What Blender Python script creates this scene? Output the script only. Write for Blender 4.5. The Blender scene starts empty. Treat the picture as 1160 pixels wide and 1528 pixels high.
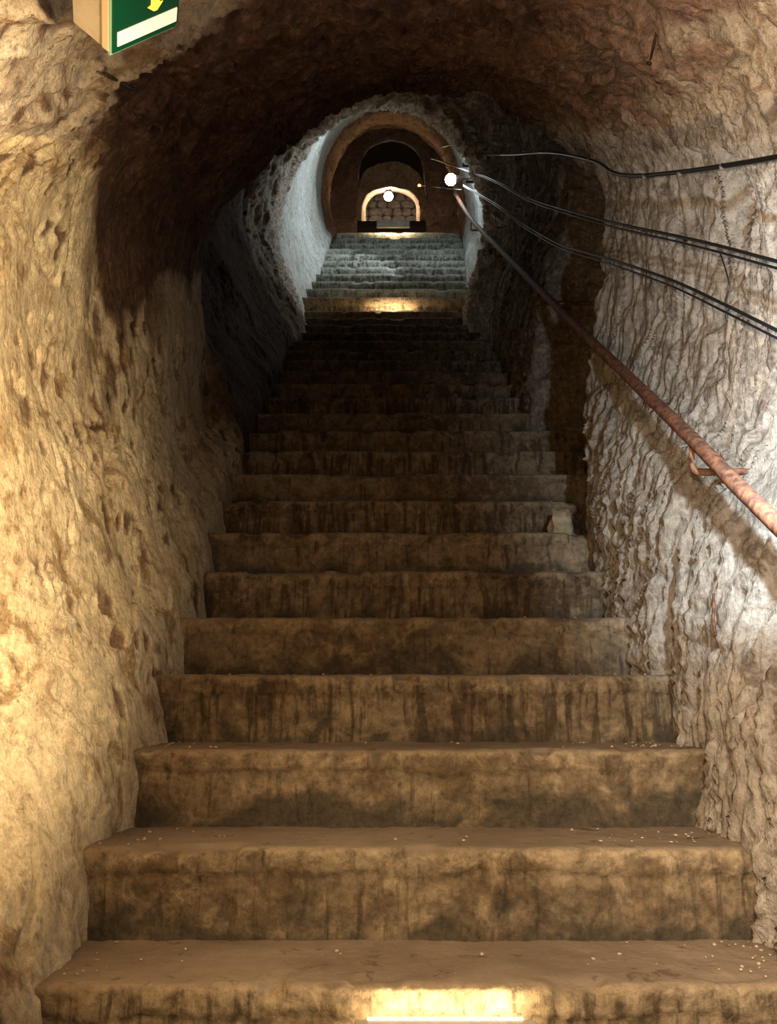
import bpy, bmesh, math, random
import numpy as np
from mathutils import Vector, Matrix

random.seed(7)
C = bpy.context.scene.collection
R = math.radians

# ------------------------------------------------------------------ camera, world, lights, exposure
EYE = 1.6; PITCH = .201; FPX = 1300.0; VPX = 580.0
cam_d = bpy.data.cameras.new('camera'); cam = bpy.data.objects.new('camera', cam_d); C.objects.link(cam)
cam.location = (0, 0, EYE); cam.rotation_euler = (math.pi/2 + PITCH, 0, 0)
cam_d.sensor_fit = 'VERTICAL'; cam_d.sensor_height = 36.0; cam_d.lens = 36.0*FPX/1528
cam_d.clip_start = .02
bpy.context.scene.camera = cam

world = bpy.data.worlds.new('world'); bpy.context.scene.world = world; world.use_nodes = True
world.node_tree.nodes['Background'].inputs[0].default_value = (.02, .012, .01, 1)
world.node_tree.nodes['Background'].inputs[1].default_value = 0.05
vs = bpy.context.scene.view_settings
vs.view_transform = 'Standard'; vs.look = 'None'; vs.gamma = 1; vs.use_curve_mapping = False
vs.exposure = 0.18

def light(name, kind, loc, energy, col, size=.05, aim=None, spot=None, blend=.5, size_y=None):
    d = bpy.data.lights.new(name, kind); o = bpy.data.objects.new(name, d); C.objects.link(o)
    o.location = loc; d.energy = energy; d.color = col
    if kind == 'AREA':
        d.size = size
        if size_y: d.shape = 'RECTANGLE'; d.size_y = size_y
    else: d.shadow_soft_size = size
    if spot: d.spot_size = R(spot); d.spot_blend = blend
    if aim is not None:
        o.rotation_euler = (Vector(aim)-Vector(loc)).to_track_quat('-Z', 'Y').to_euler()
    return o

WARM = (1.0, .74, .42); COOL = (.80, .92, 1.0)
# inferred warm lamp by the camera, split into added unseen spots on walls and steps
light('unseen_warm_left', 'SPOT', (.16, .62, 1.95), 265, WARM, .03, (-1.15, 1.25, 2.10), 94, .7)
light('unseen_warm_right', 'SPOT', (.15, .35, 1.85), 85, (1, .83, .64), .03, (1.05, 1.25, 1.65), 86, .6)
light('added_warm_steps', 'SPOT', (.32, .45, 2.15), 92, (1, .78, .50), .03, (.30, 1.75, 1.05), 66, .9)  # extra unseen spot added to light the near steps
light('added_warm_vault', 'SPOT', (.10, .55, 2.00), 150, (1, .80, .60), .03, (1.45, 1.75, 2.95), 68, .8)  # unseen spot added to brighten the right of the vault
# cool lamp on the right wall, just out of frame
light('cool_wall_lamp', 'SPOT', (.74, 1.69, 2.20), 40, (.76, .90, 1.0), .015, (1.45, 2.25, 2.22), 128, .4)

# ------------------------------------------------------------------ projection helper (pixel at a forward distance -> a point)
cs, sn = math.cos(PITCH), math.sin(PITCH)
def at(px, py, Y):
    v = (764-py)/FPX; y = cs-v*sn; z = sn+v*cs; t = Y/y
    return ((px-VPX)/FPX*t, Y, EYE+z*t)
def atX(px, py, X):
    t = X*FPX/(px-VPX); v = (764-py)/FPX
    return (X, (cs-v*sn)*t, EYE+(sn+v*cs)*t)

# ------------------------------------------------------------------ numpy noise
def _hash(ix, iy, iz, seed):
    h = (ix.astype(np.uint32)*np.uint32(374761393) + iy.astype(np.uint32)*np.uint32(668265263)
         + iz.astype(np.uint32)*np.uint32(2147483647) + np.uint32(seed*974711 & 0xffffffff))
    h = (h ^ (h >> np.uint32(13)))*np.uint32(1274126177)
    h = h ^ (h >> np.uint32(16)); h = h*np.uint32(2246822519)
    return h ^ (h >> np.uint32(15))
def noise(P, sc, seed=0):
    """Perlin noise, about -1..1"""
    Q = (P*np.asarray(sc, dtype=np.float32)).astype(np.float32) + 100.37
    I = np.floor(Q).astype(np.int32); F = Q-I
    U = F*F*F*(F*(F*6-15)+10)
    r = 0
    for a in (0, 1):
        wx = U[:, 0] if a else 1-U[:, 0]; fx = F[:, 0]-a
        for b in (0, 1):
            wy = U[:, 1] if b else 1-U[:, 1]; fy = F[:, 1]-b
            for c in (0, 1):
                wz = U[:, 2] if c else 1-U[:, 2]; fz = F[:, 2]-c
                h = _hash(I[:, 0]+a, I[:, 1]+b, I[:, 2]+c, seed)
                gx = (h & np.uint32(1023)).astype(np.float32)/511.5-1
                gy = ((h >> np.uint32(10)) & np.uint32(1023)).astype(np.float32)/511.5-1
                gz = ((h >> np.uint32(20)) & np.uint32(1023)).astype(np.float32)/511.5-1
                r = r + wx*wy*wz*(gx*fx+gy*fy+gz*fz)
    return r*1.5
def fbm(P, sc, n=3, seed=0, gain=.5):
    r = 0; a = 1.0; s = np.asarray(sc, dtype=np.float32)
    for i in range(n):
        r = r + a*noise(P, s, seed+i*17); a *= gain; s = s*2.03
    return r
def ridged(P, sc, n=2, seed=0):
    r = 0; a = 1.0; s = np.asarray(sc, dtype=np.float32)
    for i in range(n):
        r = r + a*(1-2*np.abs(noise(P, s, seed+i*31))); a *= .5; s = s*2.1
    return r
def saw(x):            # asymmetric ledge
    f = x-np.floor(x)
    return np.where(f < .82, f/.82, (1-f)/.18)
def sstep(a, b, x):
    t = np.clip((x-a)/(b-a), 0, 1); return t*t*(3-2*t)

# ------------------------------------------------------------------ materials
def mat_base(name):
    m = bpy.data.materials.new(name); m.use_nodes = True
    nt = m.node_tree; b = nt.nodes['Principled BSDF']
    return m, nt, b
def N(nt, t, **kw):
    n = nt.nodes.new(t)
    for k, v in kw.items(): setattr(n, k, v)
    return n
def noise_node(nt, vec, scale, detail=4, rough=.55, dist=0):
    n = N(nt, 'ShaderNodeTexNoise'); n.inputs['Scale'].default_value = scale
    n.inputs['Detail'].default_value = detail; n.inputs['Roughness'].default_value = rough
    n.inputs['Distortion'].default_value = dist
    nt.links.new(vec, n.inputs['Vector']); return n.outputs['Fac']
def ramp(nt, fac, stops):
    r = N(nt, 'ShaderNodeValToRGB'); e = r.color_ramp.elements
    while len(e) < len(stops): e.new(.5)
    for i, (p, c) in enumerate(stops):
        e[i].position = p; e[i].color = (c[0], c[1], c[2], 1) if not isinstance(c, (int, float)) else (c, c, c, 1)
    nt.links.new(fac, r.inputs[0]); return r.outputs[0]
def mix(nt, fac, a, b, mode='MIX'):
    m = N(nt, 'ShaderNodeMix', data_type='RGBA', blend_type=mode)
    for s, v in ((m.inputs['Factor'], fac), (m.inputs['A'], a), (m.inputs['B'], b)):
        if isinstance(v, (int, float)): s.default_value = v
        elif isinstance(v, tuple): s.default_value = (*v, 1)
        else: nt.links.new(v, s)
    return m.outputs['Result']
def mapping(nt, scale, rot=(0, 0, 0), src='pos'):
    if src == 'pos': o = N(nt, 'ShaderNodeNewGeometry').outputs['Position']
    else: o = N(nt, 'ShaderNodeTexCoord').outputs[src]
    m = N(nt, 'ShaderNodeMapping'); m.inputs['Scale'].default_value = scale; m.inputs['Rotation'].default_value = rot
    nt.links.new(o, m.inputs['Vector']); return m.outputs['Vector']
def bump(nt, b, h, dist=.01, strength=1.0, prev=None):
    n = N(nt, 'ShaderNodeBump'); n.inputs['Distance'].default_value = dist; n.inputs['Strength'].default_value = strength
    nt.links.new(h, n.inputs['Height'])
    if prev is not None: nt.links.new(prev, n.inputs['Normal'])
    nt.links.new(n.outputs[0], b.inputs['Normal']); return n.outputs[0]
def attr(nt, name):
    a = N(nt, 'ShaderNodeAttribute', attribute_name=name); return a.outputs['Fac']

def rock_material(name, plaster, plaster2, stain, rock, rock2, streak=(14, 14, 3), rough=.85, spec=.3, bumpd=.006, far=False, fib=.62):
    """plaster where attribute 'bare' is 0, rock where it is 1; 'soot' blends to a near-black brown"""
    m, nt, b = mat_base(name); L = nt.links
    iso = mapping(nt, (1, 1, 1)); st = mapping(nt, streak, (R(4), R(8), 0))
    n1 = noise_node(nt, iso, 2.2, 6, .6); n2 = noise_node(nt, st, 1.0, 6, .65, .4); n3 = noise_node(nt, iso, 34, 5, .7)
    n4 = noise_node(nt, iso, 7.5, 7, .68, .6); n5 = noise_node(nt, iso, 110, 4, .7); n6 = noise_node(nt, mapping(nt, (60, 60, 9), (R(4), R(8), 0)), 1.0, 4, .7)
    p = mix(nt, ramp(nt, n1, [(.35, 0), (.65, 1)]), plaster, plaster2)
    p = mix(nt, ramp(nt, n2, [(.50, 0), (.72, .75)]), p, stain)
    p = mix(nt, ramp(nt, n4, [(.54, 0), (.62, .9)]), p, stain)
    p = mix(nt, ramp(nt, noise_node(nt, mapping(nt, (26, 26, 15)), 1.0, 6, .75), [(.58, 0), (.66, .7)]), p, stain)
    r = mix(nt, ramp(nt, n4, [(.35, 0), (.62, 1)]), rock, rock2)
    r = mix(nt, ramp(nt, n3, [(.50, 0), (.72, .6)]), r, tuple(min(1, c*1.9) for c in rock2))
    c = mix(nt, attr(nt, 'bare'), p, r)
    sp = ramp(nt, n3, [(.3, .6), (.55, 1.0), (.8, 1.15)])
    c = mix(nt, 1.0, c, sp, 'MULTIPLY')
    c = mix(nt, 1.0, c, ramp(nt, n5, [(.3, .72), (.55, 1.0)]), 'MULTIPLY')
    c = mix(nt, 1.0, c, ramp(nt, n6, [(.34, fib), (.50, 1.0)]), 'MULTIPLY')
    c = mix(nt, attr(nt, 'dark_mix'), c, (.017, .009, .006))
    L.new(c, b.inputs['Base Color'])
    b.inputs['Roughness'].default_value = rough; b.inputs['Specular IOR Level'].default_value = spec
    p0 = bump(nt, b, n2, bumpd*1.6, .9)
    p1 = bump(nt, b, n4, bumpd*1.0, .6, p0)
    p2 = bump(nt, b, n6, bumpd*.8, .9, p1)
    p3 = bump(nt, b, n3, bumpd*1.3, 1.0, p2)
    bump(nt, b, n5, bumpd*.5, .8, p3)
    return m

M = {}
M['left'] = rock_material('left_wall_plaster', (.80, .68, .47), (.66, .53, .34), (.33, .22, .11), (.10, .042, .022), (.30, .17, .10), streak=(9, 9, 4), fib=.86)
M['right'] = rock_material('right_wall_rock', (.56, .50, .43), (.40, .35, .29), (.22, .17, .13), (.26, .20, .15), (.40, .33, .26), (16, 16, 2.2))
M['ceil'] = rock_material('ceiling_rock', (.66, .57, .45), (.52, .43, .33), (.33, .22, .13), (.10, .04, .024), (.33, .19, .13), (5, 5, 5), bumpd=.008)
M['far'] = rock_material('old_brown_plaster', (.40, .25, .14), (.28, .16, .09), (.12, .06, .035), (.13, .07, .05), (.22, .12, .08), (9, 9, 9), bumpd=.008)

def concrete_material(name, top=(.30, .225, .14), lo=(.15, .10, .055)):
    m, nt, b = mat_base(name); L = nt.links
    geo = mapping(nt, (1, 1, 1))
    drip = mapping(nt, (40, 40, 4.5)); patch = mapping(nt, (7, 7, 8))
    tc = N(nt, 'ShaderNodeTexCoord'); sx = N(nt, 'ShaderNodeSeparateXYZ'); L.new(tc.outputs['Object'], sx.inputs[0])
    z = sx.outputs['Z']                                   # height over the step's foot
    nd = noise_node(nt, drip, 1.0, 5, .6, .3); npch = noise_node(nt, patch, 1.0, 5, .6, .5)
    nf = noise_node(nt, geo, 55, 5, .7); nb = noise_node(nt, geo, 3.0, 5, .6)
    nm = noise_node(nt, geo, 16, 5, .65, .5)
    c = mix(nt, ramp(nt, nb, [(.38, 0), (.62, 1)]), lo, top)
    c = mix(nt, ramp(nt, nm, [(.50, 0), (.68, .75)]), c, tuple(min(1, v*1.45) for v in top))
    c = mix(nt, ramp(nt, nm, [(.30, .7), (.46, 0)]), c, (.095, .062, .036))
    # dark patches rising from the foot of each riser
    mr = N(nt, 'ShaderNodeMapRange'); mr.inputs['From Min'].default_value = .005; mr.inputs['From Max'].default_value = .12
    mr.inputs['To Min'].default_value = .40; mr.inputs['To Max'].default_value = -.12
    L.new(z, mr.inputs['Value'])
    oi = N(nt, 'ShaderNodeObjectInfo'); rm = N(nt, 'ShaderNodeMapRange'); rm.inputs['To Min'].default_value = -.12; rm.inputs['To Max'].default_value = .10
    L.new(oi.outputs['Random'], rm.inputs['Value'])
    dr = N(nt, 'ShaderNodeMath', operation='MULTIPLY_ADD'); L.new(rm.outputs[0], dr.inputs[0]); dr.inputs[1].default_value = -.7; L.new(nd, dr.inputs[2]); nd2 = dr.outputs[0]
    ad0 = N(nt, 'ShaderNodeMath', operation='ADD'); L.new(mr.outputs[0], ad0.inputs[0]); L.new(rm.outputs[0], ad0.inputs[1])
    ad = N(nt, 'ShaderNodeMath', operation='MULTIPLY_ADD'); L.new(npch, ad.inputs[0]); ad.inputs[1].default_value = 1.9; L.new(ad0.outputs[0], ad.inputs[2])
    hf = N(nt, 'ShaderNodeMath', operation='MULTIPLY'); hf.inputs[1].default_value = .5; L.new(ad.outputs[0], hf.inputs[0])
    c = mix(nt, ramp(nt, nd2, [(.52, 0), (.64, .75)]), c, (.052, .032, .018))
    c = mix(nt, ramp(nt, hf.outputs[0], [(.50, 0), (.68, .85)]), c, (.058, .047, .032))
    mz = N(nt, 'ShaderNodeMapRange'); mz.inputs['From Min'].default_value = .12; mz.inputs['From Max'].default_value = .19
    mz.inputs['To Min'].default_value = -.2; mz.inputs['To Max'].default_value = .16; L.new(z, mz.inputs['Value'])
    az = N(nt, 'ShaderNodeMath', operation='ADD'); L.new(mz.outputs[0], az.inputs[0]); L.new(nm, az.inputs[1])
    c = mix(nt, ramp(nt, az.outputs[0], [(.50, 0), (.66, .55)]), c, tuple(min(1, v*1.5) for v in top))
    c = mix(nt, 1.0, c, ramp(nt, nf, [(.3, .5), (.55, 1.0), (.8, 1.2)]), 'MULTIPLY')
    ntr = N(nt, 'ShaderNodeNewGeometry')
    # walked-on treads: trampled brown dust
    sn_ = N(nt, 'ShaderNodeSeparateXYZ'); L.new(tc.outputs['Object'], sn_.inputs[0])
    tr = attr(nt, 'tread')
    dust = mix(nt, ramp(nt, nb, [(.35, 0), (.65, 1)]), (.20, .145, .10), (.30, .225, .16))
    dust = mix(nt, ramp(nt, nm, [(.60, 0), (.66, .8)]), dust, (.12, .08, .05))
    c = mix(nt, tr, c, dust)
    L.new(c, b.inputs['Base Color'])
    b.inputs['Roughness'].default_value = .82; b.inputs['Specular IOR Level'].default_value = .3
    p = bump(nt, b, nd, .004, .7); p = bump(nt, b, nm, .005, .7, p); bump(nt, b, nf, .005, .8, p)
    return m
M['step'] = concrete_material('step_concrete')
M['step_grey'] = concrete_material('grey_step_concrete', (.36, .37, .32), (.22, .23, .19))

def simple(name, col, rough=.6, metal=0, col2=None, sc=30, bd=.002, emit=None, es=0, spec=.4, trans=0):
    m, nt, b = mat_base(name)
    if col2:
        v = mapping(nt, (1, 1, 1)); n = noise_node(nt, v, sc, 5, .65)
        nt.links.new(mix(nt, ramp(nt, n, [(.4, 0), (.6, 1)]), col, col2), b.inputs['Base Color'])
        bump(nt, b, n, bd, .8)
    else: b.inputs['Base Color'].default_value = (*col, 1)
    b.inputs['Roughness'].default_value = rough; b.inputs['Metallic'].default_value = metal
    b.inputs['Specular IOR Level'].default_value = spec
    if trans: b.inputs['Transmission Weight'].default_value = trans
    if emit: b.inputs['Emission Color'].default_value = (*emit, 1); b.inputs['Emission Strength'].default_value = es
    return m
M['rust'] = simple('rusty_iron', (.30, .125, .06), .7, .1, (.09, .045, .035), 46, .004, spec=.4)
M['darkiron'] = simple('dark_iron', (.035, .025, .022), .55, .4, (.09, .04, .025), 45, .002)
M['cable'] = simple('black_cable', (.012, .012, .013), .38, 0, spec=.6)
M['cablegrey'] = simple('grey_cable', (.30, .30, .29), .4, 0, spec=.6)
M['tie'] = simple('grey_cable_tie', (.22, .21, .20), .4)
M['green'] = simple('green_sign_face', (.0, .045, .018), .35, emit=(0, .06, .02), es=.3)
M['white'] = simple('sign_white_bar', (.8, .7, .52), .4, emit=(1, .82, .58), es=.75)
M['yellow'] = simple('sign_yellow_print', (.9, .6, .05), .4, emit=(1, .60, .08), es=1.1)
M['greenedge'] = simple('acrylic_edge', (.25, .42, .30), .25, spec=.6)
M['housing'] = simple('lamp_housing', (.50, .44, .33), .45, 0, (.38, .32, .24), 12, .001)
M['beige'] = simple('beige_plastic', (.66, .50, .33), .5)
M['ledcool'] = simple('cool_lamp_glass', (.9, .95, 1), .3, emit=(.75, .88, 1.0), es=60)
M['ledwarm'] = simple('warm_lamp_glass', (1, .9, .8), .3, emit=(1, .84, .62), es=60)
M['amber'] = simple('amber_lamp_glass', (1, .5, .1), .3, emit=(1, .45, .08), es=6)
M['strip'] = simple('uplight_strip', (1, .85, .6), .3, emit=(1, .78, .45), es=6)
M['stone'] = simple('niche_stone', (.33, .29, .25), .85, 0, (.20, .17, .15), 14, .01)
M['mortar'] = simple('niche_mortar', (.12, .095, .075), .95, 0, (.07, .055, .045), 20, .01)
M['chunk'] = simple('pale_broken_stone', (.52, .42, .28), .9, 0, (.34, .26, .17), 26, .006)
M['crumb'] = simple('pale_crumbs', (.50, .42, .32), .9)

# ------------------------------------------------------------------ object helpers
def tag(o, label=None, cat=None, group=None, kind=None):
    if label: o['label'] = label
    if cat: o['category'] = cat
    if group: o['group'] = group
    if kind: o['kind'] = kind
    return o
def empty(name, loc):
    o = bpy.data.objects.new(name, None); C.objects.link(o); o.location = loc; o.empty_display_size = .05; return o
def link(name, me, mat, parent=None, loc=(0, 0, 0), smooth=True):
    o = bpy.data.objects.new(name, me); C.objects.link(o)
    if mat is not None and not me.materials: me.materials.append(mat)
    if parent is not None:
        o.parent = parent
    o.location = loc
    if smooth: me.polygons.foreach_set('use_smooth', [True]*len(me.polygons))
    return o
def grid_mesh(name, V, nr, nc, attrs=None, flip=False):
    """V: (nr*nc,3) array laid out row by row"""
    i = np.arange(nr*nc).reshape(nr, nc)
    q = np.stack([i[:-1, :-1], i[:-1, 1:], i[1:, 1:], i[1:, :-1]], -1).reshape(-1, 4)
    if flip: q = q[:, ::-1]
    me = bpy.data.meshes.new(name)
    me.vertices.add(len(V)); me.vertices.foreach_set('co', V.astype(np.float32).ravel())
    n = len(q); me.loops.add(n*4); me.polygons.add(n)
    me.loops.foreach_set('vertex_index', q.astype(np.int32).ravel())
    me.polygons.foreach_set('loop_start', np.arange(0, n*4, 4, dtype=np.int32))
    me.polygons.foreach_set('use_smooth', np.ones(n, dtype=bool))
    me.update(calc_edges=True)
    for k, a in (attrs or {}).items():
        at_ = me.attributes.new(k, 'FLOAT', 'POINT'); at_.data.foreach_set('value', a.astype(np.float32).ravel())
    return me
def bm_mesh(name, bm):
    me = bpy.data.meshes.new(name); bm.normal_update(); bm.to_mesh(me); bm.free(); return me
def add_box(bm, c, s, rot=None, bev=0):
    r = bmesh.ops.create_cube(bm, size=1)
    vv = r['verts']
    bmesh.ops.scale(bm, vec=s, verts=vv)
    if bev:
        es = list({e for v in vv for e in v.link_edges})
        g = bmesh.ops.bevel(bm, geom=es, offset=bev, segments=2, affect='EDGES', profile=.6)
        vv = list({v for f in g['faces'] for v in f.verts} | {v for v in vv if v.is_valid})
    if rot is not None: bmesh.ops.transform(bm, matrix=rot, verts=vv)
    bmesh.ops.translate(bm, vec=c, verts=vv)
    return vv
def tube_mesh(name, pts, r, seg=10, wob=0, res=1, seed=0):
    """tube along a Catmull-Rom line through pts; r number or list"""
    P = np.array(pts, float); n = len(P); out = []; rr = []
    R_ = np.full(n, r) if np.isscalar(r) else np.array(r, float)
    for i in range(n-1):
        p0 = P[max(i-1, 0)]; p1 = P[i]; p2 = P[i+1]; p3 = P[min(i+2, n-1)]
        for j in range(res):
            t = j/res
            out.append(.5*((2*p1)+(p2-p0)*t+(2*p0-5*p1+4*p2-p3)*t*t+(-p0+3*p1-3*p2+p3)*t**3)); rr.append(R_[i]*(1-t)+R_[i+1]*t)
    out.append(P[-1]); rr.append(R_[-1]); out = np.array(out)
    if wob:
        rs = np.random.RandomState(seed); out += rs.normal(0, wob, out.shape)
    bm = bmesh.new(); rings = []
    for i, p in enumerate(out):
        d = Vector(out[min(i+1, len(out)-1)]-out[max(i-1, 0)]).normalized()
        a = d.cross(Vector((0, 0, 1)));
        if a.length < 1e-3: a = d.cross(Vector((1, 0, 0)))
        a.normalize(); b = d.cross(a)
        rings.append([bm.verts.new(Vector(p)+(a*math.cos(2*math.pi*k/seg)+b*math.sin(2*math.pi*k/seg))*rr[i]) for k in range(seg)])
    for i in range(len(rings)-1):
        for k in range(seg):
            bm.faces.new((rings[i][k], rings[i][(k+1) % seg], rings[i+1][(k+1) % seg], rings[i+1][k]))
    bm.faces.new(rings[0][::-1]); bm.faces.new(rings[-1])
    return bm_mesh(name, bm)

# ------------------------------------------------------------------ the stair line
D1, H1 = .28, .191
def S(y):                       # height of the line over the nosings
    y = np.asarray(y, float)
    return np.interp(y, [-5, .10, .35, 7.91, 10.41, 11.75, 13.1, 18], [-.08, -.08, .114, 5.27, 7.44, 7.46, 9.15, 9.2])

# ------------------------------------------------------------------ tunnel sections: (y, [(X, w) ... 16 points from left foot over the vault to right foot])
def near(y, L=0, Rr=0, top=0, foot=(-.72, .80)):
    p = [(foot[0], -.45), (foot[0]-.02, .0), (-.90-L, .38), (-1.0-L, .78), (-1.03-L, 1.2), (-.97-L, 1.6), (-.72-L, 2.0+top), (-.3, 2.28+top), (.15, 2.36+top),
         (.6, 2.32+top), (.98+Rr, 2.08+top), (1.10+Rr, 1.68), (1.08+Rr, 1.25), (1.0+Rr, .80), (foot[1]+.05, .30), (foot[1], -.45)]
    return (y, p)
def img(y, pts, foot=(-.70, .80), zref=None):
    o = []
    for px, py in pts:
        X, _, z = at(px, py, y); o.append((X, float(z-S(y))))
    return (y, [(foot[0], -.45)] + o + [(foot[1], -.45)])

ST = [near(-2.6), near(.6), near(1.5, foot=(-.63, .80)),
      (2.0, [(-.64, -.45), (-.66, .02), (-.80, .36), (-.94, .80), (-1.0, 1.2), (-.96, 1.6), (-.74, 1.98), (-.33, 2.2), (.12, 2.27), (.57, 2.24), (.94, 2.02), (1.08, 1.64), (1.12, 1.2), (1.05, .8), (.85, .34), (.78, -.45)]),
      (2.7, [(-.66, -.45), (-.68, .02), (-.82, .36), (-.93, .80), (-.98, 1.2), (-.92, 1.6), (-.67, 1.93), (-.28, 2.11), (.13, 2.17), (.55, 2.15), (.90, 1.93), (1.06, 1.60), (1.10, 1.2), (1.04, .8), (.86, .34), (.78, -.45)]),
      (3.40, [(-.68, -.45), (-.72, .02), (-.86, .30), (-.91, .80), (-.93, 1.2), (-.85, 1.5), (-.58, 1.87), (-.22, 2.07), (.15, 2.13), (.50, 2.10), (.80, 1.90), (.99, 1.60), (1.02, 1.2), (.97, .8), (.85, .34), (.82, -.45)]),
      (3.58, [(-.69, -.45), (-.73, .02), (-.88, .28), (-.91, .80), (-.92, 1.2), (-.83, 1.48), (-.56, 1.85), (-.21, 2.06), (.15, 2.12), (.50, 2.10), (.80, 1.90), (.97, 1.60), (.98, 1.2), (.92, .8), (.86, .34), (.86, -.45)]),
      (3.70, [(-.69, -.45), (-.74, .02), (-.89, .27), (-.92, .80), (-.92, 1.2), (-.82, 1.47), (-.54, 1.84), (-.20, 2.06), (.15, 2.12), (.50, 2.10), (.80, 1.90), (1.02, 1.60), (1.35, 1.2), (1.40, .8), (1.38, .34), (1.36, -.45)]),
      (4.10, [(-.70, -.45), (-.76, .02), (-.92, .26), (-.94, .80), (-.92, 1.15), (-.80, 1.45), (-.53, 1.82), (-.19, 2.05), (.15, 2.11), (.50, 2.09), (.80, 1.88), (1.02, 1.62), (1.4, 1.2), (1.45, .8), (1.42, .34), (1.40, -.45)]),
      (4.22, [(-.72, -.45), (-.74, .02), (-.85, .36), (-1.05, .80), (-1.2, 1.15), (-1.2, 1.6), (-.95, 2.1), (-.4, 2.4), (.15, 2.5), (.6, 2.45), (1.05, 2.2), (1.35, 1.75), (1.4, 1.2), (1.45, .8), (1.42, .34), (1.40, -.45)]),
      (4.62, [(-.76, -.45), (-.78, .02), (-.95, .36), (-1.15, .80), (-1.25, 1.15), (-1.22, 1.6), (-.95, 2.1), (-.4, 2.4), (.15, 2.5), (.6, 2.45), (1.05, 2.2), (1.35, 1.75), (1.38, 1.2), (1.30, .8), (1.2, .34), (1.15, -.45)]),
      (4.80, [(-.76, -.45), (-.78, .02), (-.95, .36), (-1.15, .80), (-1.25, 1.15), (-1.22, 1.6), (-.95, 2.1), (-.4, 2.4), (.15, 2.5), (.6, 2.45), (1.0, 2.2), (1.15, 1.75), (1.08, 1.2), (.93, .8), (.84, .34), (.80, -.45)]),
      (6.55, [(-.78, -.45), (-.80, .02), (-1.0, .36), (-1.15, .80), (-1.22, 1.15), (-1.18, 1.6), (-.9, 2.1), (-.4, 2.4), (.15, 2.5), (.6, 2.45), (1.0, 2.2), (1.12, 1.75), (1.10, 1.2), (1.0, .8), (.90, .34), (.82, -.45)]),
      img(6.95, [(443, 492), (418, 440), (403, 380), (400, 310), (425, 240), (462, 188), (512, 153), (570, 146), (620, 152), (664, 180), (703, 225), (727, 280), (737, 350), (712, 470)], (-.78, .80)),
      img(7.55, [(449, 478), (430, 425), (417, 370), (417, 310), (439, 242), (472, 192), (517, 158), (570, 148), (617, 154), (660, 182), (698, 225), (721, 280), (731, 350), (706, 450)], (-.78, .80)),
      img(8.10, [(459, 455), (447, 410), (440, 360), (439, 310), (454, 245), (482, 195), (521, 160), (570, 150), (616, 156), (657, 184), (694, 225), (716, 280), (725, 350), (700, 430)], (-.86, .84)),
      img(9.85, [(494, 358), (486, 340), (480, 318), (479, 290), (484, 248), (502, 204), (532, 174), (570, 161), (612, 167), (648, 190), (676, 226), (690, 272), (698, 318), (692, 355)], (-.86, .96)),
      img(10.05, [(498, 352), (490, 335), (483, 315), (481, 290), (487, 250), (505, 208), (534, 178), (571, 165), (610, 170), (644, 193), (670, 228), (684, 272), (692, 318), (690, 348)], (-.86, .96)),
      img(10.35, [(502, 350), (497, 335), (493, 315), (494, 290), (500, 256), (516, 218), (541, 190), (573, 178), (606, 182), (638, 203), (662, 236), (676, 276), (684, 318), (688, 345)], (-.86, .96)),
      img(10.50, [(485, 350), (482, 335), (480, 315), (481, 290), (490, 250), (510, 214), (541, 187), (575, 178), (610, 184), (644, 206), (670, 238), (688, 276), (698, 318), (700, 345)], (-.95, 1.1)),
      img(11.70, [(490, 350), (487, 335), (487, 315), (489, 290), (497, 256), (513, 222), (543, 197), (577, 188), (610, 194), (641, 214), (663, 240), (681, 276), (690, 318), (692, 345)], (-.95, 1.1))]
PORTAL = [img(11.72, [(533, 346), (533, 330), (533, 308), (534, 280), (536, 252), (543, 229), (558, 213), (580, 206), (602, 209), (620, 222), (631, 242), (635, 275), (637, 308), (637, 346)], (-.5, .62)),
          img(12.3, [(532, 346), (533, 330), (533, 308), (534, 280), (536, 252), (543, 231), (558, 217), (580, 211), (602, 214), (620, 225), (632, 243), (636, 275), (638, 308), (638, 346)], (-.5, .62))]
CORR = [(12.3, PORTAL[1][1]),
        img(14.2, [(531, 346), (532, 330), (532, 308), (534, 285), (537, 268), (545, 255), (560, 246), (582, 241), (604, 244), (620, 254), (630, 268), (634, 285), (637, 308), (638, 346)], (-.62, .72))]
NICHE = [CORR[1],
         img(14.25, [(540, 338), (540, 328), (540, 315), (541, 305), (545, 296), (551, 288), (563, 282), (583, 279), (603, 282), (615, 288), (622, 296), (626, 305), (627, 315), (627, 338)], (-.5, .62)),
         img(14.75, [(546, 338), (546, 328), (546, 315), (547, 307), (551, 299), (557, 293), (567, 289), (584, 286), (601, 289), (611, 294), (617, 300), (621, 308), (622, 316), (622, 338)], (-.5, .62)),
         img(16.2, [(545, 338), (545, 328), (545, 315), (546, 307), (550, 299), (557, 292), (567, 288), (584, 285), (601, 288), (611, 293), (618, 299), (622, 308), (623, 316), (623, 338)], (-.5, .62))]

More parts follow.
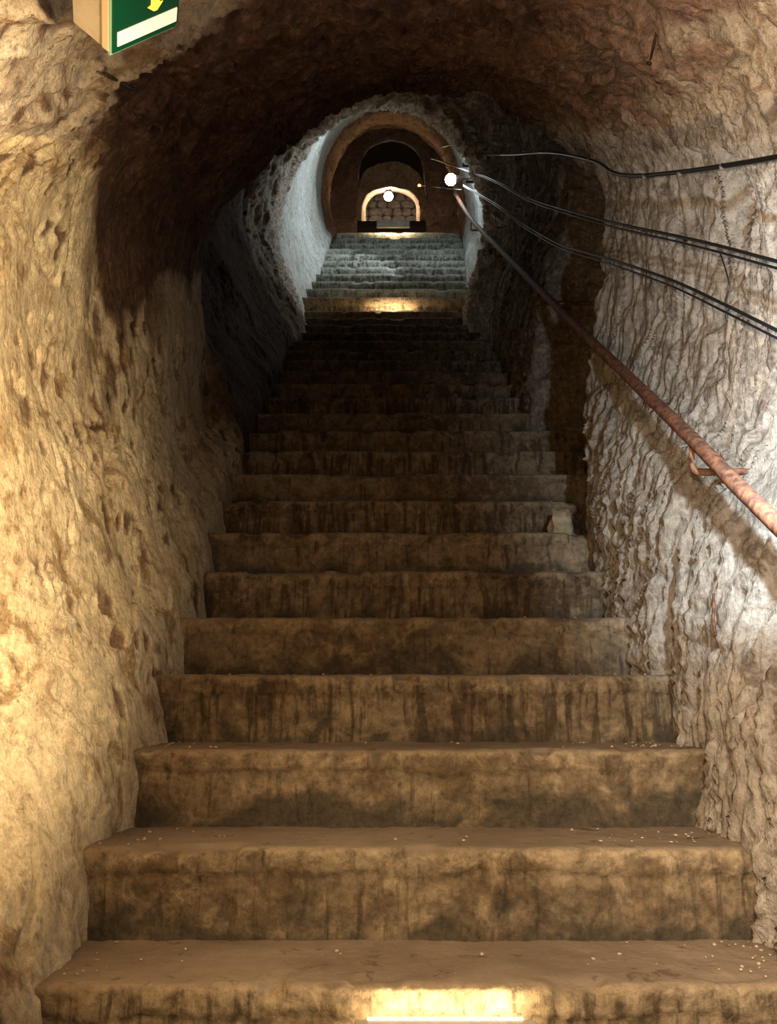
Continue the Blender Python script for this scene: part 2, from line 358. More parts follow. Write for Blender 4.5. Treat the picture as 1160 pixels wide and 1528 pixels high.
def sweep(stations, ys, nt):
    """positions (len(ys)*nt, 3): linear along y, Catmull-Rom around the section"""
    sy = np.array([s[0] for s in stations]); Q = np.array([s[1] for s in stations])   # (ns,16,2)
    K = Q.shape[1]
    Y = np.empty((len(ys), K, 2))
    for k in range(K):
        for c in (0, 1): Y[:, k, c] = np.interp(ys, sy, Q[:, k, c])
    t = np.linspace(0, K-1, nt); i = np.minimum(t.astype(int), K-2); f = (t-i)[None, :, None]
    p0 = Y[:, np.maximum(i-1, 0)]; p1 = Y[:, i]; p2 = Y[:, i+1]; p3 = Y[:, np.minimum(i+2, K-1)]
    o = .5*(2*p1+(p2-p0)*f+(2*p0-5*p1+4*p2-p3)*f*f+(-p0+3*p1-3*p2+p3)*f**3)
    V = np.empty((len(ys), nt, 3)); V[..., 0] = o[..., 0]; V[..., 1] = np.asarray(ys)[:, None]; V[..., 2] = o[..., 1]+S(ys)[:, None]
    return V, t, o[..., 1]
def normals(V):
    a = np.gradient(V, axis=0); b = np.gradient(V, axis=1)
    n = np.cross(a, b); n /= np.linalg.norm(n, axis=-1, keepdims=True)+1e-9
    return n            # outward or inward; sign fixed by caller

ys = np.concatenate([np.linspace(-2.6, 1.15, 46)[:-1], np.linspace(1.15, 4.35, 470)[:-1], np.linspace(4.35, 7.4, 170)[:-1], np.linspace(7.4, 11.7, 170)])
NT = 900
V, T, W = sweep(ST, ys, NT)
Nn = normals(V)
cen = V.mean(axis=1, keepdims=True); sgn = np.sign(((V-cen)*Nn).sum(-1, keepdims=True)); Nn *= np.where(sgn == 0, 1, sgn)  # outward
# smooth the normals a little so that relief does not fold in the corners
for _ in range(3):
    Nn[1:-1] = (Nn[:-2]+Nn[1:-1]*2+Nn[2:])/4
Nn /= np.linalg.norm(Nn, axis=-1, keepdims=True)
P = V.reshape(-1, 3).astype(np.float32); yy = P[:, 1]; tt = np.tile(T, len(ys)); ww = W.reshape(-1)
wl = 1-sstep(4.6, 6.2, tt); wr = sstep(9.6, 11.2, tt); wc = np.clip(1-wl-wr, 0, 1)
warp = np.stack([fbm(P, 2.3, 2, 5)*.05, fbm(P, 2.3, 2, 6)*.05, fbm(P, 2.3, 2, 7)*.05], -1).astype(np.float32)
PW = P+warp
# shear so that the strata lean with the stairs
PS = PW.copy(); PS[:, 0] *= .3; PS[:, 1] += .20*PW[:, 2]+.10*noise(P, (.9, 1.3, 1.3), 9)
big = fbm(P, 1.5, 2, 1)
strata = ridged(PS, (17, 17, 1.7), 3, 40)
ledge = saw(fbm(PS, (6.5, 6.5, .9), 2, 50)*3.4)
ledge2 = saw(fbm(PW, (4, 3.2, 5.5), 2, 60)*3.4)
fine = fbm(P, 24, 2, 70)
chunk = ridged(PW, (2.6, 2.6, 2.6), 4, 80)
facet = saw(fbm(P, (1.6, 2.2, 1.6), 3, 170)*2.6)
pits = sstep(.25, .55, noise(PW, (30, 30, 12), 90))*sstep(-.05, .3, noise(P, 2.6, 91))
lowrough = 1-sstep(.1, 1.0, ww)
crack = sstep(.88, .97, 1-np.abs(noise(PS, (3.2, 3.2, .55), 140)))*sstep(-.1, .2, noise(P, 1.7, 141))
crack2 = sstep(.93, .99, 1-np.abs(noise(PW, (4.5, 4.5, 2.5), 145)))*sstep(.1, .3, noise(P, 1.9, 146))
speck0 = sstep(.22, .34, noise(PW, (24, 24, 11), 150))*np.clip(sstep(.0, .3, noise(P, 2.4, 151))+np.exp(-((yy-2.35)/.35)**2-((ww-.95)/.22)**2), 0, 1)
d_r = -.075*crack + .030*big + .011*strata + .026*(ledge-.5) + .005*fine + .014*lowrough*(ledge2-.5) + .018*(saw(fbm(P, (2.2, 1.8, 1.3), 3, 160)*2.2)-.5)
d_l = -.018*crack2 + .045*big + .010*ridged(PS, (3.2, 3.2, .6), 2, 45) + .003*fine - pits*.012 - speck0*.010 + .010*lowrough*chunk + .010*(ledge2-.5)*sstep(.1, .35, noise(P, 2.1, 95))
d_c = .045*big + .030*chunk + .010*(ledge2-.5)*sstep(-.2, .3, noise(P, 1.4, 175)) + .048*(facet-.5) + .008*fine
farw = sstep(7.3, 7.8, yy); ringrough = sstep(6.5, 6.9, yy)*(1-sstep(7.4, 7.9, yy))
disp = wl*d_l+wr*d_r+wc*d_c
disp = disp*(1-.72*farw*(1-sstep(9.7, 9.9, yy))) + ringrough*(.03*strata+.012*ledge)
disp = np.where(yy > 9.8, disp*.5, disp)
Vd = P - Nn.reshape(-1, 3)*disp[:, None]      # positive relief stands into the tunnel
# what each bit of wall is made of
nb = fbm(P, (3.2, 3.2, 1.6), 4, 110, .6)
# left plaster gives way to bare dark rock overhead along a ragged line
edge = 1.05+1.08*np.clip(2.9-yy, 0, 3)
bare_l = sstep(-.06, .06, ww-(edge+.13*nb))
drip_l = sstep(.05, .25, nb-.02)*sstep(.6, .95, ww)*sstep(2.45, 2.8, yy)*(1-sstep(3.1, 3.4, yy))
speck = sstep(.22, .34, noise(PW, (24, 24, 11), 150))*np.clip(sstep(.0, .3, noise(P, 2.4, 151))+np.exp(-((yy-2.35)/.35)**2-((ww-.95)/.22)**2), 0, 1)
bare_l = np.clip(bare_l+.8*drip_l+.85*speck, 0, 1)
bare_c = 1-sstep(.80, .95, P[:, 0]+.16*nb)*sstep(1.75, 1.85, ww+.1*nb)*0
lightpatch = sstep(.0, .08, (P[:, 0]-.72)+.25*nb)*(1-sstep(1.9, 2.3, yy+.4*nb))
bare_c = np.clip(1-.9*lightpatch-.22*sstep(.1, .8, P[:, 0]+.2*nb), 0, 1)
bare_c = bare_c*(1-sstep(9.95, 10.35, tt+.5*nb))
bare_r = sstep(.15, .5, nb+.1)*.7
bare_r = bare_r*(1-sstep(1.45, 1.75, ww))
bare = np.where(tt < 7.6, bare_l, np.where(tt < 10.4, bare_c, bare_r))
bare = np.where(yy > 7.45, sstep(.3, .5, nb)*.4, bare); bare = np.where((yy > 6.6) & (yy <= 7.45), .35+.4*sstep(0, .3, nb), bare)
# the stretch between the two plastered ones takes the bare rock colour, darker than plaster
bare = np.maximum(bare, sstep(4.0, 4.3, yy+.1*nb)*(1-sstep(6.5, 6.7, yy+.1*nb)))
dark_mix = sstep(4.12, 4.30, yy)*(1-sstep(6.75, 6.95, yy+.1*nb))*0
dark_mix = dark_mix*(1-wr*sstep(4.62, 4.7, yy)*(1-sstep(4.82, 4.95, yy))*.9)
dark_mix = np.maximum(dark_mix, .62*bare*(1-sstep(-.1, .55, P[:, 0]+.25*nb))*(yy < 6.6)*(.75+.5*np.clip(noise(P, 5, 181), -.5, .5)))  # bare rock mixed darker towards the left of the tunnel
nr = len(ys)
def part_cols(a, b): return slice(a, b+1)
cl = int(np.searchsorted(T, 5.4)); cr = int(np.searchsorted(T, 10.4))
G = Vd.reshape(nr, NT, 3); B_ = bare.reshape(nr, NT); So = dark_mix.reshape(nr, NT)
ksplit = int(np.searchsorted(ys, 7.45)); kring = int(np.searchsorted(ys, 9.8))
def mk(name, r0, r1, c0, c1, mat):
    sub = G[r0:r1+1, c0:c1+1]; a, b = sub.shape[:2]
    me = grid_mesh(name, sub.reshape(-1, 3), a, b, {'bare': B_[r0:r1+1, c0:c1+1], 'dark_mix': So[r0:r1+1, c0:c1+1]})
    return link(name, me, mat)
M['cool_plaster'] = rock_material('pale_far_plaster', (.66, .68, .64), (.54, .55, .50), (.36, .34, .28), (.40, .33, .24), (.52, .45, .34), (12, 12, 2.5))
M['ring_rock'] = rock_material('ring_rock', (.70, .64, .54), (.58, .50, .40), (.30, .22, .15), (.34, .25, .17), (.60, .50, .38), (12, 12, 2.5))
kr0 = int(np.searchsorted(ys, 6.6))
def slices():
    yield 'wall_left', 0, cl, M['left']
    yield 'ceiling', cl, cr, M['ceil']
    yield 'wall_right', cr, NT-1, M['right']
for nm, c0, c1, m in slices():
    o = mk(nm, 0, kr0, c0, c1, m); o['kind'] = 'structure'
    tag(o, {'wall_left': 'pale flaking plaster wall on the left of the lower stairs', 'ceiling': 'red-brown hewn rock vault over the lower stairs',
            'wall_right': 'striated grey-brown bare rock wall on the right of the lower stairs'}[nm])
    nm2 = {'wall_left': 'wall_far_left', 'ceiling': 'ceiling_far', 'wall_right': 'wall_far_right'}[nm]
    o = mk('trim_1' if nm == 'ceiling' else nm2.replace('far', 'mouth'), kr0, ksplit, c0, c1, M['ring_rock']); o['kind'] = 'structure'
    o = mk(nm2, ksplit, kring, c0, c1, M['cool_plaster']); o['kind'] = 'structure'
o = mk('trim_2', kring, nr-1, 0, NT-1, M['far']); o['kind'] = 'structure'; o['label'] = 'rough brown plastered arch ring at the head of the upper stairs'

def mk_far(name, sts, ysub, mat, amp=.02, nt=220):
    V_, T_, W_ = sweep(sts, ysub, nt); n_ = normals(V_); c_ = V_.mean(axis=1, keepdims=True)
    rad = V_-c_; rad[..., 1] = 0; rad /= np.linalg.norm(rad, axis=-1, keepdims=True)
    Pq = V_.reshape(-1, 3).astype(np.float32)
    dd = (fbm(Pq, 6, 3, 300)*amp).reshape(V_.shape[:2])
    V_ = V_-rad*dd[..., None]
    V_[..., 1] += (fbm(Pq, 7, 3, 310)*amp*.8).reshape(V_.shape[:2])*np.linspace(0, 1, len(ysub))[:, None]**0
    z0 = np.zeros(len(Pq))
    me = grid_mesh(name, V_.reshape(-1, 3), V_.shape[0], nt, {'bare': sstep(-.1, .3, fbm(Pq, 2.5, 3, 320))+z0, 'dark_mix': z0})
    o = link(name, me, mat); o['kind'] = 'structure'; return o
# back wall with its portal: the section closes from the vault down to the opening
stp = [(11.70, ST[-1][1]), (11.72, PORTAL[0][1]), PORTAL[1]]
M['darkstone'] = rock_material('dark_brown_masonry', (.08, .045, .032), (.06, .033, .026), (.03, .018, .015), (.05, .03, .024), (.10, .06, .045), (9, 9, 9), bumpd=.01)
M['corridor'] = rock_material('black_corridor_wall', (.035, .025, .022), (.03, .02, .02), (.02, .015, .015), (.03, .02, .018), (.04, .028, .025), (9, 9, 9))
M['nicheplaster'] = rock_material('warm_niche_plaster', (.56, .42, .30), (.46, .32, .22), (.26, .15, .10), (.30, .19, .13), (.44, .30, .21), (9, 9, 9))
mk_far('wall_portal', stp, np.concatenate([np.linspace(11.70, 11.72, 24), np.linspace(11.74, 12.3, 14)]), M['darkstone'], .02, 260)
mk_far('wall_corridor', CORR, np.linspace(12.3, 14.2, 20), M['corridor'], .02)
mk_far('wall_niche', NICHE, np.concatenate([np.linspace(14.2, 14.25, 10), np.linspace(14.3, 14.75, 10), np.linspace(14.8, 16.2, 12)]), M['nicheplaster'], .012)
# wall behind the photographer
bm = bmesh.new(); add_box(bm, (0, -2.65, 1.0), (3, .1, 3.6)); o = link('wall_back', bm_mesh('wall_back', bm), M['left'], smooth=False); o['kind'] = 'structure'

# ------------------------------------------------------------------ floor with its cast steps
floor = empty('floor', (0, 0, 0)); tag(floor, 'worn concrete stairs climbing through the tunnel', kind='structure')
def make_step(y0, z0, d, h, xl, xr, mat, nx, nz, ny, seed, amp=1.0, back=.10):
    """riser face at y0 up to z0 (nosing), tread running back d; object origin at the foot of the riser"""
    s = []                                                 # profile (y, z, tread?)
    dn = .10
    for z in np.linspace(-dn, h-.011, nz): s.append((0, z, 0))
    for a in (20, 45, 70): s.append((.011*(1-math.cos(R(a))), h-.011+.011*math.sin(R(a)), a/90))
    for y in np.linspace(.011, d+back, ny): s.append((y, h, 1))
    s = np.array(s); n = len(s)
    X = np.linspace(xl, xr, nx)
    V = np.empty((n, nx, 3)); V[..., 0] = X[None]; V[..., 1] = s[:, 0, None]; V[..., 2] = s[:, 1, None]
    Pn = (V+np.array([0, y0, z0-h])).reshape(-1, 3).astype(np.float32)
    a1 = fbm(Pn, (2.0, 2, 2), 2, seed).reshape(n, nx); a2 = fbm(Pn, 14, 3, seed+3).reshape(n, nx); a3 = fbm(Pn, 60, 2, seed+5).reshape(n, nx)
    chip = sstep(.18, .42, noise(Pn, (9, 9, 9), seed+9)).reshape(n, nx)
    tr = s[:, 2, None]; zt = s[:, 1, None]/h
    # riser: bulges, plus a proud ragged course along the nosing
    course = sstep(.70, .73, zt+.10*noise(Pn, (7, 1, 1), seed+11).reshape(n, nx)*1.0)
    nose = np.exp(-((s[:, 1, None]-h)**2+(s[:, 0, None])**2)/.03**2)
    V[..., 1] += (1-tr)*(-a1*.010-a2*.004-a3*.003 - course*.009) + nose*chip*.014
    V[..., 2] += tr*(a1*.003+a2*.003+a3*.0012) + a1*.006*np.clip(zt, 0, 1)*(1-tr) - nose*chip*.012
    me = grid_mesh('step', V.reshape(-1, 3), n, nx, {'tread': np.clip(s[:, 2, None]+np.zeros((n, nx)), 0, 1)})
    o = link('step', me, mat, floor, (0, y0, z0-h)); return o
for k in range(-4, 24):
    y = D1*(5.251+k); z = .8776+H1*k
    near_ = k <= 13
    xl = -.80 if k > 1 else -.84; xr = .98 if k < 8 else .95
    if k >= 8: xr = 1.35
    if k > 12: xl, xr = -.95, .95
    make_step(y, z+(.08 if k == 23 else 0), D1, H1+(.08 if k == 23 else 0), xl, xr, M['step'], 330 if -1 <= k <= 8 else 160 if near_ else 80, 34 if -1 <= k <= 8 else 16, 26 if -1 <= k < 6 else 10, 400+k*7,
              back=.16 if k == 22 else .08)
y, z = .28*(5.251+23), 5.35
rs = random.Random(3)
for i in range(1, 11):
    y += .25; z += .209
    make_step(y, z, .25 if i < 10 else 1.3, .217, -1.0, 1.08, M['step_grey'], 120, 12, 8 if i < 10 else 16, 700+i*11)
make_step(11.68, 8.16, .3, .70, -.7, .8, M['step'], 80, 20, 8, 900)
for i in range(1, 6): make_step(11.9+.24*i, 8.16+.20*i, .24 if i < 5 else 3.4, .22, -.75, .85, M['corridor'], 40, 8, 8, 930+i, amp=1)
bm = bmesh.new(); add_box(bm, (0, -1.4, -.13), (2.6, 3.6, .1)); link('landing', bm_mesh('landing', bm), M['step'], floor, smooth=False)

# crumbs of rubble in the corners of the treads: nobody could count them
bm = bmesh.new(); rs = random.Random(11)
def crumb(x, y, z, r):
    vv = bmesh.ops.create_icosphere(bm, subdivisions=1, radius=r)['verts']
    for v in vv: v.co = Vector((v.co.x*rs.uniform(.7, 1.3), v.co.y*rs.uniform(.7, 1.3), v.co.z*rs.uniform(.4, .8)))+Vector((x, y, z))
for k in range(0, 9):
    y = D1*(5.251+k); z = .8776+H1*k
    for _ in range(60):
        side = rs.random()
        x = -.66+abs(rs.gauss(0, .09)) if side < .3 else .78-abs(rs.gauss(0, .12)) if side < .75 else rs.uniform(-.6, .7)
        crumb(x, y+rs.uniform(.02, .26), z+.003, rs.choice((.0015, .002, .003, .0045)))
o = link('rubble_crumbs', bm_mesh('rubble_crumbs', bm), M['crumb'], smooth=False)
tag(o, 'pale rubble crumbs scattered over the lower treads', 'rubble', kind='stuff')

# ------------------------------------------------------------------ broken stone on a step at the right
def rock_lump(name, size, mat, seed, sub=3):
    bm = bmesh.new(); bmesh.ops.create_icosphere(bm, subdivisions=sub, radius=1)
    co = np.array([v.co[:] for v in bm.verts], dtype=np.float32)
    d = 1+.28*noise(co, 1.6, seed)+.10*noise(co, 4, seed+1)
    co = np.sign(co)*np.abs(co)**.75*d[:, None]*np.array(size)
    for v, c in zip(bm.verts, co): v.co = c
    return bm_mesh(name, bm)
p8 = at(852, 776, 3.62)
o = link('broken_stone', rock_lump('broken_stone', (.050, .04, .066), M['chunk'], 8, 2), M['chunk'], None, (.725, 3.60, 2.268), smooth=False)
tag(o, 'pale broken stone wedged at the right end of a step beside the dark recess', 'stone')

# ------------------------------------------------------------------ handrail
rail = empty('handrail', (.86, 2.0, 2.0)); tag(rail, 'rusty round iron handrail running up the right wall', 'handrail')
def child(name, me, mat, par, smooth=True):
    o = link(name, me, mat, par, (0, 0, 0), smooth)
    w = Vector((0, 0, 0)); q = par
    while q is not None: w += q.location; q = q.parent
    o.location = -w; return o
def railpt(y): 
    yy_ = [.6, 1.9, 2.34, 3.87, 5.7, 7.57, 8.86]; xs = [.90, .865, .86, .86, .86, .855, .75]; ww_ = [.775, .785, .80, .805, .83, .86, .955]
    return (float(np.interp(y, yy_, xs)), y, float(S(y)+np.interp(y, yy_, ww_)))
pp = [railpt(y)for y in (.6, 1.9, 2.34, 3.0, 3.87, 4.8, 5.7, 6.6, 7.57, 8.2, 8.86)]
child('rail', tube_mesh('rail', pp, .0205, 16, res=3), M['rust'], rail)
for by, wx in ((2.36, 1.0), (4.62, 1.2), (6.4, 1.05), (7.9, .98)):
    x, y, z = railpt(by)
    b = child('bracket', tube_mesh('bracket', [(x-.008, y, z-.010), (x-.010, y, z-.045), (x-.010, y, z-.072), (x-.004, y, z-.086), (x+.012, y, z-.090), (x+.06, y, z-.090), (wx+.05, y, z-.088)],
              [.007, .0075, .0075, .009, .0105, .0105, .0105], 10, res=3), M['rust'], rail)

# ------------------------------------------------------------------ cables
def cable(name, pts, r, label, group=None, mat='cable', sag=0, ties=0, wob=0, seed=0):
    P_ = [atX(*p) for p in pts]
    e = empty(name, P_[0]); tag(e, label, 'cable', group)
    child('sheath', tube_mesh('sheath', P_, r, 8, res=8, wob=wob, seed=seed), M[mat], e)
    rs_ = random.Random(seed)
    for i in range(ties):
        j = rs_.randrange(0, len(P_)-2); f = rs_.random(); p = Vector(P_[j]).lerp(Vector(P_[j+1]), f); d = (Vector(P_[j+1])-Vector(P_[j])).normalized()
        child('cable_tie', tube_mesh('cable_tie', [p-d*.004, p+d*.004], r*1.8, 8), M['tie'], e)
    return e
# (px, py, X): points along each line given by their sight line and their distance from the tunnel's axis
cable('power_cable', [(1230, 218, .98), (1160, 234, .97), (1090, 246, .96), (1020, 256, .95), (950, 262, .94), (915, 257, .93), (885, 240, .92), (820, 228, .90), (760, 231, .87), (712, 229, .80), (690, 214, .76), (650, 222, .66)],
      .0075, 'thick black corrugated cable sagging along the upper right wall', ties=0)
e_ = bpy.data.objects['power_cable']
for (px, py, X) in ((1078, 250, .958), (1015, 260, .948), (962, 264, .94), (905, 254, .93), (880, 238, .92)):
    p = Vector(atX(px, py, X)); child('cable_clip', tube_mesh('cable_clip', [p+Vector((-.004, -.008, -.010)), p+Vector((.0, .0, .004)), p+Vector((.004, .008, .014))], [.006, .009, .006], 8), M['tie'], e_)
l1 = [(1240, 410, .98), (1160, 390, .97), (1070, 366, .96), (1000, 350, .95), (928, 335, .93), (860, 318, .90), (790, 296, .86), (745, 272, .82), (700, 254, .78), (640, 235, .6)]
l2 = [(1240, 530, .98), (1160, 493, .97), (1085, 456, .96), (1000, 417, .95), (915, 388, .93), (885, 380, .92), (830, 362, .89), (775, 330, .85), (742, 305, .81), (692, 276, .77)]
def shift(l, dx, dy, dX=0): return [(px+dx*(px-580)/400, py+dy*min(1.3, (px-600)/400), X+dX) for px, py, X in l]
cable('wall_cable', l1, .0052, 'black cable of the middle pair, upper strand, on the right wall', 'middle pair of cables')
cable('wall_cable', shift(l1, 0, 8, -.006), .0036, 'thinner black cable just under the upper strand of the middle pair', 'middle pair of cables')
cable('wall_cable', l2, .0052, 'black cable of the lower pair, upper strand, above the handrail', 'lower pair of cables')
cable('wall_cable', shift(l2, 0, 9, -.006), .0036, 'thinner black cable just under the upper strand of the lower pair', 'lower pair of cables')
cable('thin_cable', [(690, 283, .76), (665, 281, .70), (640, 278, .62), (628, 277, .55)], .003, 'thin pale wire running from the bright far lamp to the amber lamp', mat='cablegrey')
cable('hanging_wire', [(1074, 375, .985), (1082, 398, .985), (1088, 425, .99), (1083, 452, .99), (1086, 480, 1.0)], .0022, 'short thin black wire hanging between the cable pairs on the right wall')
# iron hooks carrying the cables at the far mouth
def hook(px, py, X, L, label):
    p = atX(px, py, X)
    e = empty('cable_hook', p); tag(e, label, 'hook')
    child('rod', tube_mesh('rod', [p, (p[0]+.02, p[1], p[2]+.004), (p[0]+L, p[1], p[2]+.006)], .014, 8, res=2), M['darkiron'], e)
    child('tip', tube_mesh('tip', [(p[0]-.004, p[1], p[2]-.005), (p[0], p[1], p[2]+.03)], .009, 8), M['darkiron'], e)
hook(692, 248, .75, .32, 'upper dark iron cable hook beside the bright far lamp')
hook(697, 272, .78, .30, 'lower dark iron cable hook beside the bright far lamp')

# rusty rod left in the rock, right wall; black spike at the left
from mathutils.bvhtree import BVHTree
_bv = {}
def on_wall(px, py, off=.0, walls=('wall_right', 'ceiling', 'wall_left')):
    """the point of rock met along a sight line, stood off a little"""
    d = (Vector(at(px, py, 1.0))-Vector((0, 0, EYE))).normalized(); best = None
    for w in walls:
        if w not in _bv:
            me = bpy.data.objects[w].data
            co = np.empty(len(me.vertices)*3, np.float32); me.vertices.foreach_get('co', co)
            vi = np.empty(len(me.loops), np.int32); me.loops.foreach_get('vertex_index', vi)
            co = co.reshape(-1, 3); q = vi.reshape(-1, 4)
            m = (co[q[:, 0], 1] > 1.0) & (co[q[:, 0], 1] < 4.2)
            _bv[w] = BVHTree.FromPolygons([Vector(c) for c in co.tolist()], q[m].tolist())
        h = _bv[w].ray_cast(Vector((0, 0, EYE)), d)
        if h[0] is not None and (best is None or h[3] < best[1]): best = (h[0], h[3])
    return best[0]-d*off
a_ = on_wall(1066, 900, .004); b_ = on_wall(1068, 948, .022)
o = link('rusty_rod', tube_mesh('rusty_rod', [a_+(a_-b_)*.3, a_, (a_+b_)/2+Vector((-.004, 0, 0)), b_], .0042, 8), M['rust']); tag(o, 'short rusty rod stuck in the right rock wall below the handrail', 'rod')
def spike(p0, p1, o0, o1, label):
    a_ = on_wall(*p0, o0); b_ = on_wall(*p1, o1)
    e = empty('iron_spike', a_); tag(e, label, 'spike')
    child('shank', tube_mesh('shank', [a_+(a_-b_)*.5, a_, b_], .0045, 8), M['darkiron'], e)
    child('head', tube_mesh('head', [b_, b_+(b_-a_).normalized()*.008], .008, 8), M['darkiron'], e)
spike((173, 119), (198, 133), .0, .05, 'black iron spike in the rock below the green sign')
spike((977, 62), (970, 92), .0, .05, 'black iron spike in the red-brown vault above the cables')

# ------------------------------------------------------------------ green sign lamp, upper left, hanging crooked
BL = Vector(at(166, 80, 1.35)); BR = Vector(at(263, 37, 1.41)); TLh = Vector(at(179, 0, 1.27))
rx = (BR-BL).normalized(); uz = (TLh-BL); uz = (uz-rx*uz.dot(rx)).normalized(); fy = rx.cross(uz)   # fy points away from the camera or to it
if fy.dot(Vector((0, 0, EYE))-BL) < 0: fy = -fy
Wd = (BR-BL).length; Hh = .11
sign = empty('exit_sign', BL); tag(sign, 'green lit emergency sign with a white bar mounted crooked at the upper left', 'sign')
def plate(name, mat, u0, u1, v0, v1, t0, t1, poly=None):
    bm = bmesh.new(); pts = poly or [(u0, v0), (u1, v0), (u1, v1), (u0, v1)]
    lo = [bm.verts.new(rx*u+uz*v+fy*t0) for u, v in pts]; hi = [bm.verts.new(rx*u+uz*v+fy*t1) for u, v in pts]
    bm.faces.new(hi); bm.faces.new(lo[::-1]); n = len(pts)
    for i in range(n): bm.faces.new((lo[i], lo[(i+1) % n], hi[(i+1) % n], hi[i]))
    bmesh.ops.recalc_face_normals(bm, faces=bm.faces)
    return link(name, bm_mesh(name, bm), mat, sign, smooth=False)
ch = .008
plate('edge_frame', M['greenedge'], 0, 0, 0, 0, -.004, .0, [(-.003, -.003), (Wd-ch, -.003), (Wd+.003, ch), (Wd+.003, Hh), (-.003, Hh)])
plate('green_panel', M['green'], 0, 0, 0, 0, .0, .003, [(.001, .001), (Wd-ch, .001), (Wd, ch), (Wd, Hh), (.001, Hh)])
plate('white_bar', M['white'], .011, Wd-.005, .012, .039, .003, .0045)
# yellow symbol: a downward arrow, its tip in the frame
cu = Wd*.62
plate('arrow_symbol', M['yellow'], 0, 0, 0, 0, .003, .0045, [(cu-.003, .051), (cu+.005, .051), (cu+.018, .064), (cu+.010, .064), (cu+.010, .095), (cu-.010, .095), (cu-.010, .064), (cu-.018, .062)])
bm = bmesh.new()
def prism(bm, pts, depth):
    pass
# lamp body behind the plate, reaching back to the left wall
b0 = [(0, .0, -.004), (0, Hh, -.004), (Wd*.9, Hh, -.004), (Wd*.9, .01, -.004)]
off = -fy*.075
bm = bmesh.new(); A_ = [bm.verts.new(rx*u+uz*v+fy*t) for u, v, t in b0]; B2 = [bm.verts.new(rx*u+uz*v+fy*t+off*1.2) for u, v, t in b0]
bm.faces.new(A_); bm.faces.new(B2[::-1])
for i in range(4): bm.faces.new((A_[i], A_[(i+1) % 4], B2[(i+1) % 4], B2[i]))
bmesh.ops.recalc_face_normals(bm, faces=bm.faces); link('lamp_body', bm_mesh('lamp_body', bm), M['housing'], sign, smooth=False)
bm = bmesh.new(); q0 = [(-.002, .004, -.003), (-.002, Hh, -.003)]
q = [rx*u+uz*v+fy*t for u, v, t in q0]; ex = off.normalized()*.014; th_ = -rx*.003
vs_ = [bm.verts.new(p) for p in (q[0], q[1], q[1]+ex, q[0]+ex, q[0]+th_, q[1]+th_, q[1]+ex+th_, q[0]+ex+th_)]
for f in ((0, 1, 2, 3), (7, 6, 5, 4), (0, 4, 5, 1), (1, 5, 6, 2), (2, 6, 7, 3), (3, 7, 4, 0)): bm.faces.new([vs_[i] for i in f])
bmesh.ops.recalc_face_normals(bm, faces=bm.faces); link('side_rim', bm_mesh('side_rim', bm), M['beige'], sign, smooth=False)

# ------------------------------------------------------------------ lamps
def bulb_lamp(name, loc, r, mat, label, wall_dir, arm, kind_light=None):
    e = empty(name, loc); tag(e, label, 'lamp')
    bm = bmesh.new(); bmesh.ops.create_uvsphere(bm, u_segments=20, v_segments=14, radius=r); link('bulb', bm_mesh('bulb', bm), mat, e)
    d = Vector(wall_dir).normalized()
    link('socket', tube_mesh('socket', [d*r*.7, d*(r*1.2), d*(r*2.0)], [r*.75, r*.7, r*.5], 14), M['darkiron'], e)
    link('arm', tube_mesh('arm', [d*r*1.8, d*arm], .008, 8), M['darkiron'], e)
    return e
far_c = Vector(at(673, 268, 8.45))
bulb_lamp('wall_lamp', far_c, .062, M['ledcool'], 'dazzling cool white lamp on the right wall of the upper stairs', (1, .1, .12), .34)
light('far_cool_light', 'SPOT', far_c+Vector((-.07, -.02, -.01)), 75, COOL, .05, far_c+Vector((-1.5, .05, -.50)), 100, .3)
light('far_cool_glow', 'POINT', far_c+Vector((-.05, -.10, 0)), 4, COOL, .03)
far_w = Vector(at(580, 293, 14.55))
bulb_lamp('ceiling_lamp', far_w, .085, M['ledwarm'], 'warm white lamp under the small arch at the far end', (0, .05, 1), .16)
light('niche_light', 'POINT', far_w+Vector((0, -.02, -.1)), 16, (1, .80, .56), .05)
am = Vector(at(626, 277, 11.4))
bulb_lamp('amber_lamp', am, .022, M['amber'], 'tiny amber lamp at the right jamb of the far portal', (0, .3, -1), .28)
# the lamp just outside the frame that lights the right wall
bulb_lamp('wall_lamp', Vector((.84, 1.50, 2.04)), .03, M['ledcool'], 'cool white bulb on the right wall just beside the photographer', (1, 0, .1), .16)

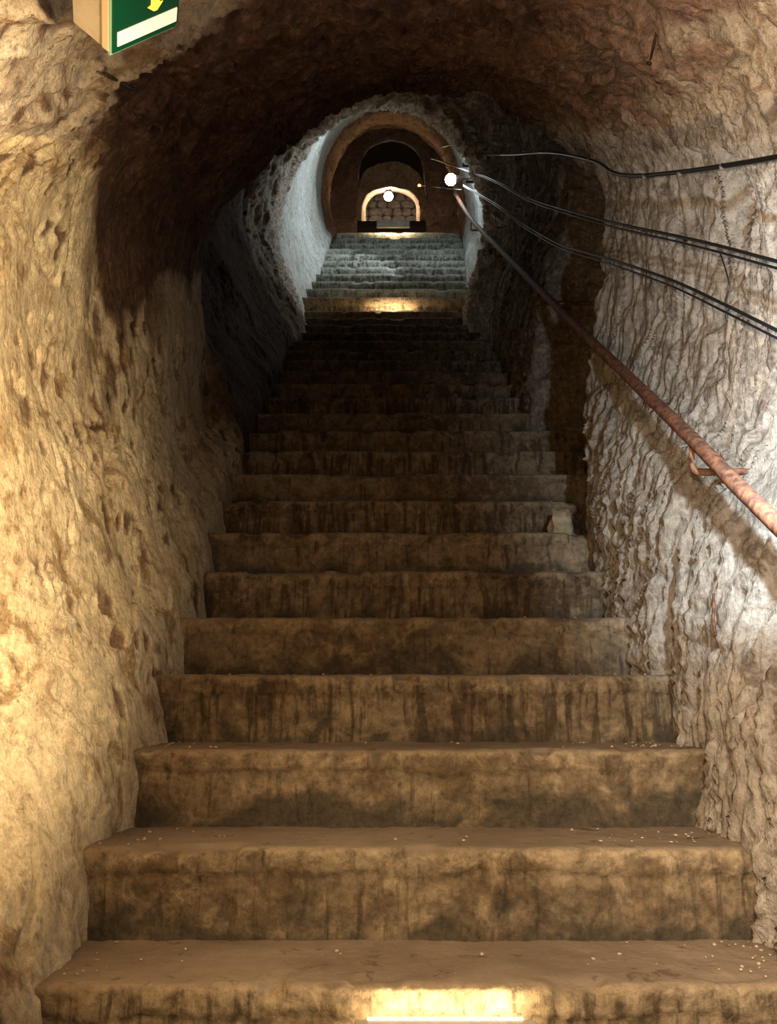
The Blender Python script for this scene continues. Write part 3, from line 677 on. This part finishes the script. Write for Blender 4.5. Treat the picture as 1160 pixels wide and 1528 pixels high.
light('landing_glow', 'POINT', (.03, 7.72, 5.26), 2.2, (1, .74, .46), .04)
def uplight(y, z, xc, w, label, power, hh=.1, dep=.07, spread=0, stripmat='strip'):
    e = empty('step_light', (xc, y, z)); tag(e, label, 'light fitting')
    bm = bmesh.new(); add_box(bm, (0, 0, hh/2), (w, dep, hh), bev=.004); link('housing', bm_mesh('housing', bm), M['housing'], e)
    bm = bmesh.new(); add_box(bm, (0, dep/2+.002, hh-.007), (w*.86, .008, .018), bev=.001); link('light_strip', bm_mesh('light_strip', bm), M[stripmat], e, smooth=False)
    for sx in (-1, 1):
        bm = bmesh.new(); add_box(bm, (sx*(w/2+.006), 0, hh*.45), (.012, dep*.8, hh*.9), bev=.002); link('end_cap', bm_mesh('end_cap', bm), M['darkiron'], e)
    light('step_glow', 'AREA', (xc, y+dep/2+.012, z+hh-.012), power, (1, .76, .44), w*.85, (xc, y+dep/2+.2, z+hh+.05), size_y=.015)
uplight(1.660, .8786, .10, .32, 'warm lit step light on the lowest step in view', 1.0, .152, .045)
uplight(7.63+.20, 5.08, .03, .42, 'warm step light glowing halfway up at the foot of the upper stairs', 4, .085, .06)
uplight(10.27, 7.44, .06, .42, 'warm step light glowing before the far portal', 14, .085, .06)

# ------------------------------------------------------------------ stone wall closing the niche
wall = empty('wall_end', (0, 16.1, 10.2)); tag(wall, 'rubble stone wall closing the far niche', kind='structure')
bm = bmesh.new(); add_box(bm, (.06, .12, .9), (1.8, .12, 2.4)); link('mortar_bed', bm_mesh('mortar_bed', bm), M['mortar'], wall, smooth=False)
rs = random.Random(21); z = -.1
lumps = [rock_lump('stone', (1, 1, 1), M['stone'], 50+i, 2) for i in range(6)]
while z < 1.75:
    hgt = rs.uniform(.12, .19); x = -.62+rs.uniform(-.1, 0)
    while x < .75:
        wdt = rs.uniform(.16, .30)
        o = link('stone', rs.choice(lumps), M['stone'], wall, (x+wdt/2, rs.uniform(-.01, .02), z+hgt/2), smooth=False)
        o.scale = (wdt*.52, .07, hgt*.52); o.rotation_euler = (0, rs.uniform(-.08, .08), 0); x += wdt
    z += hgt
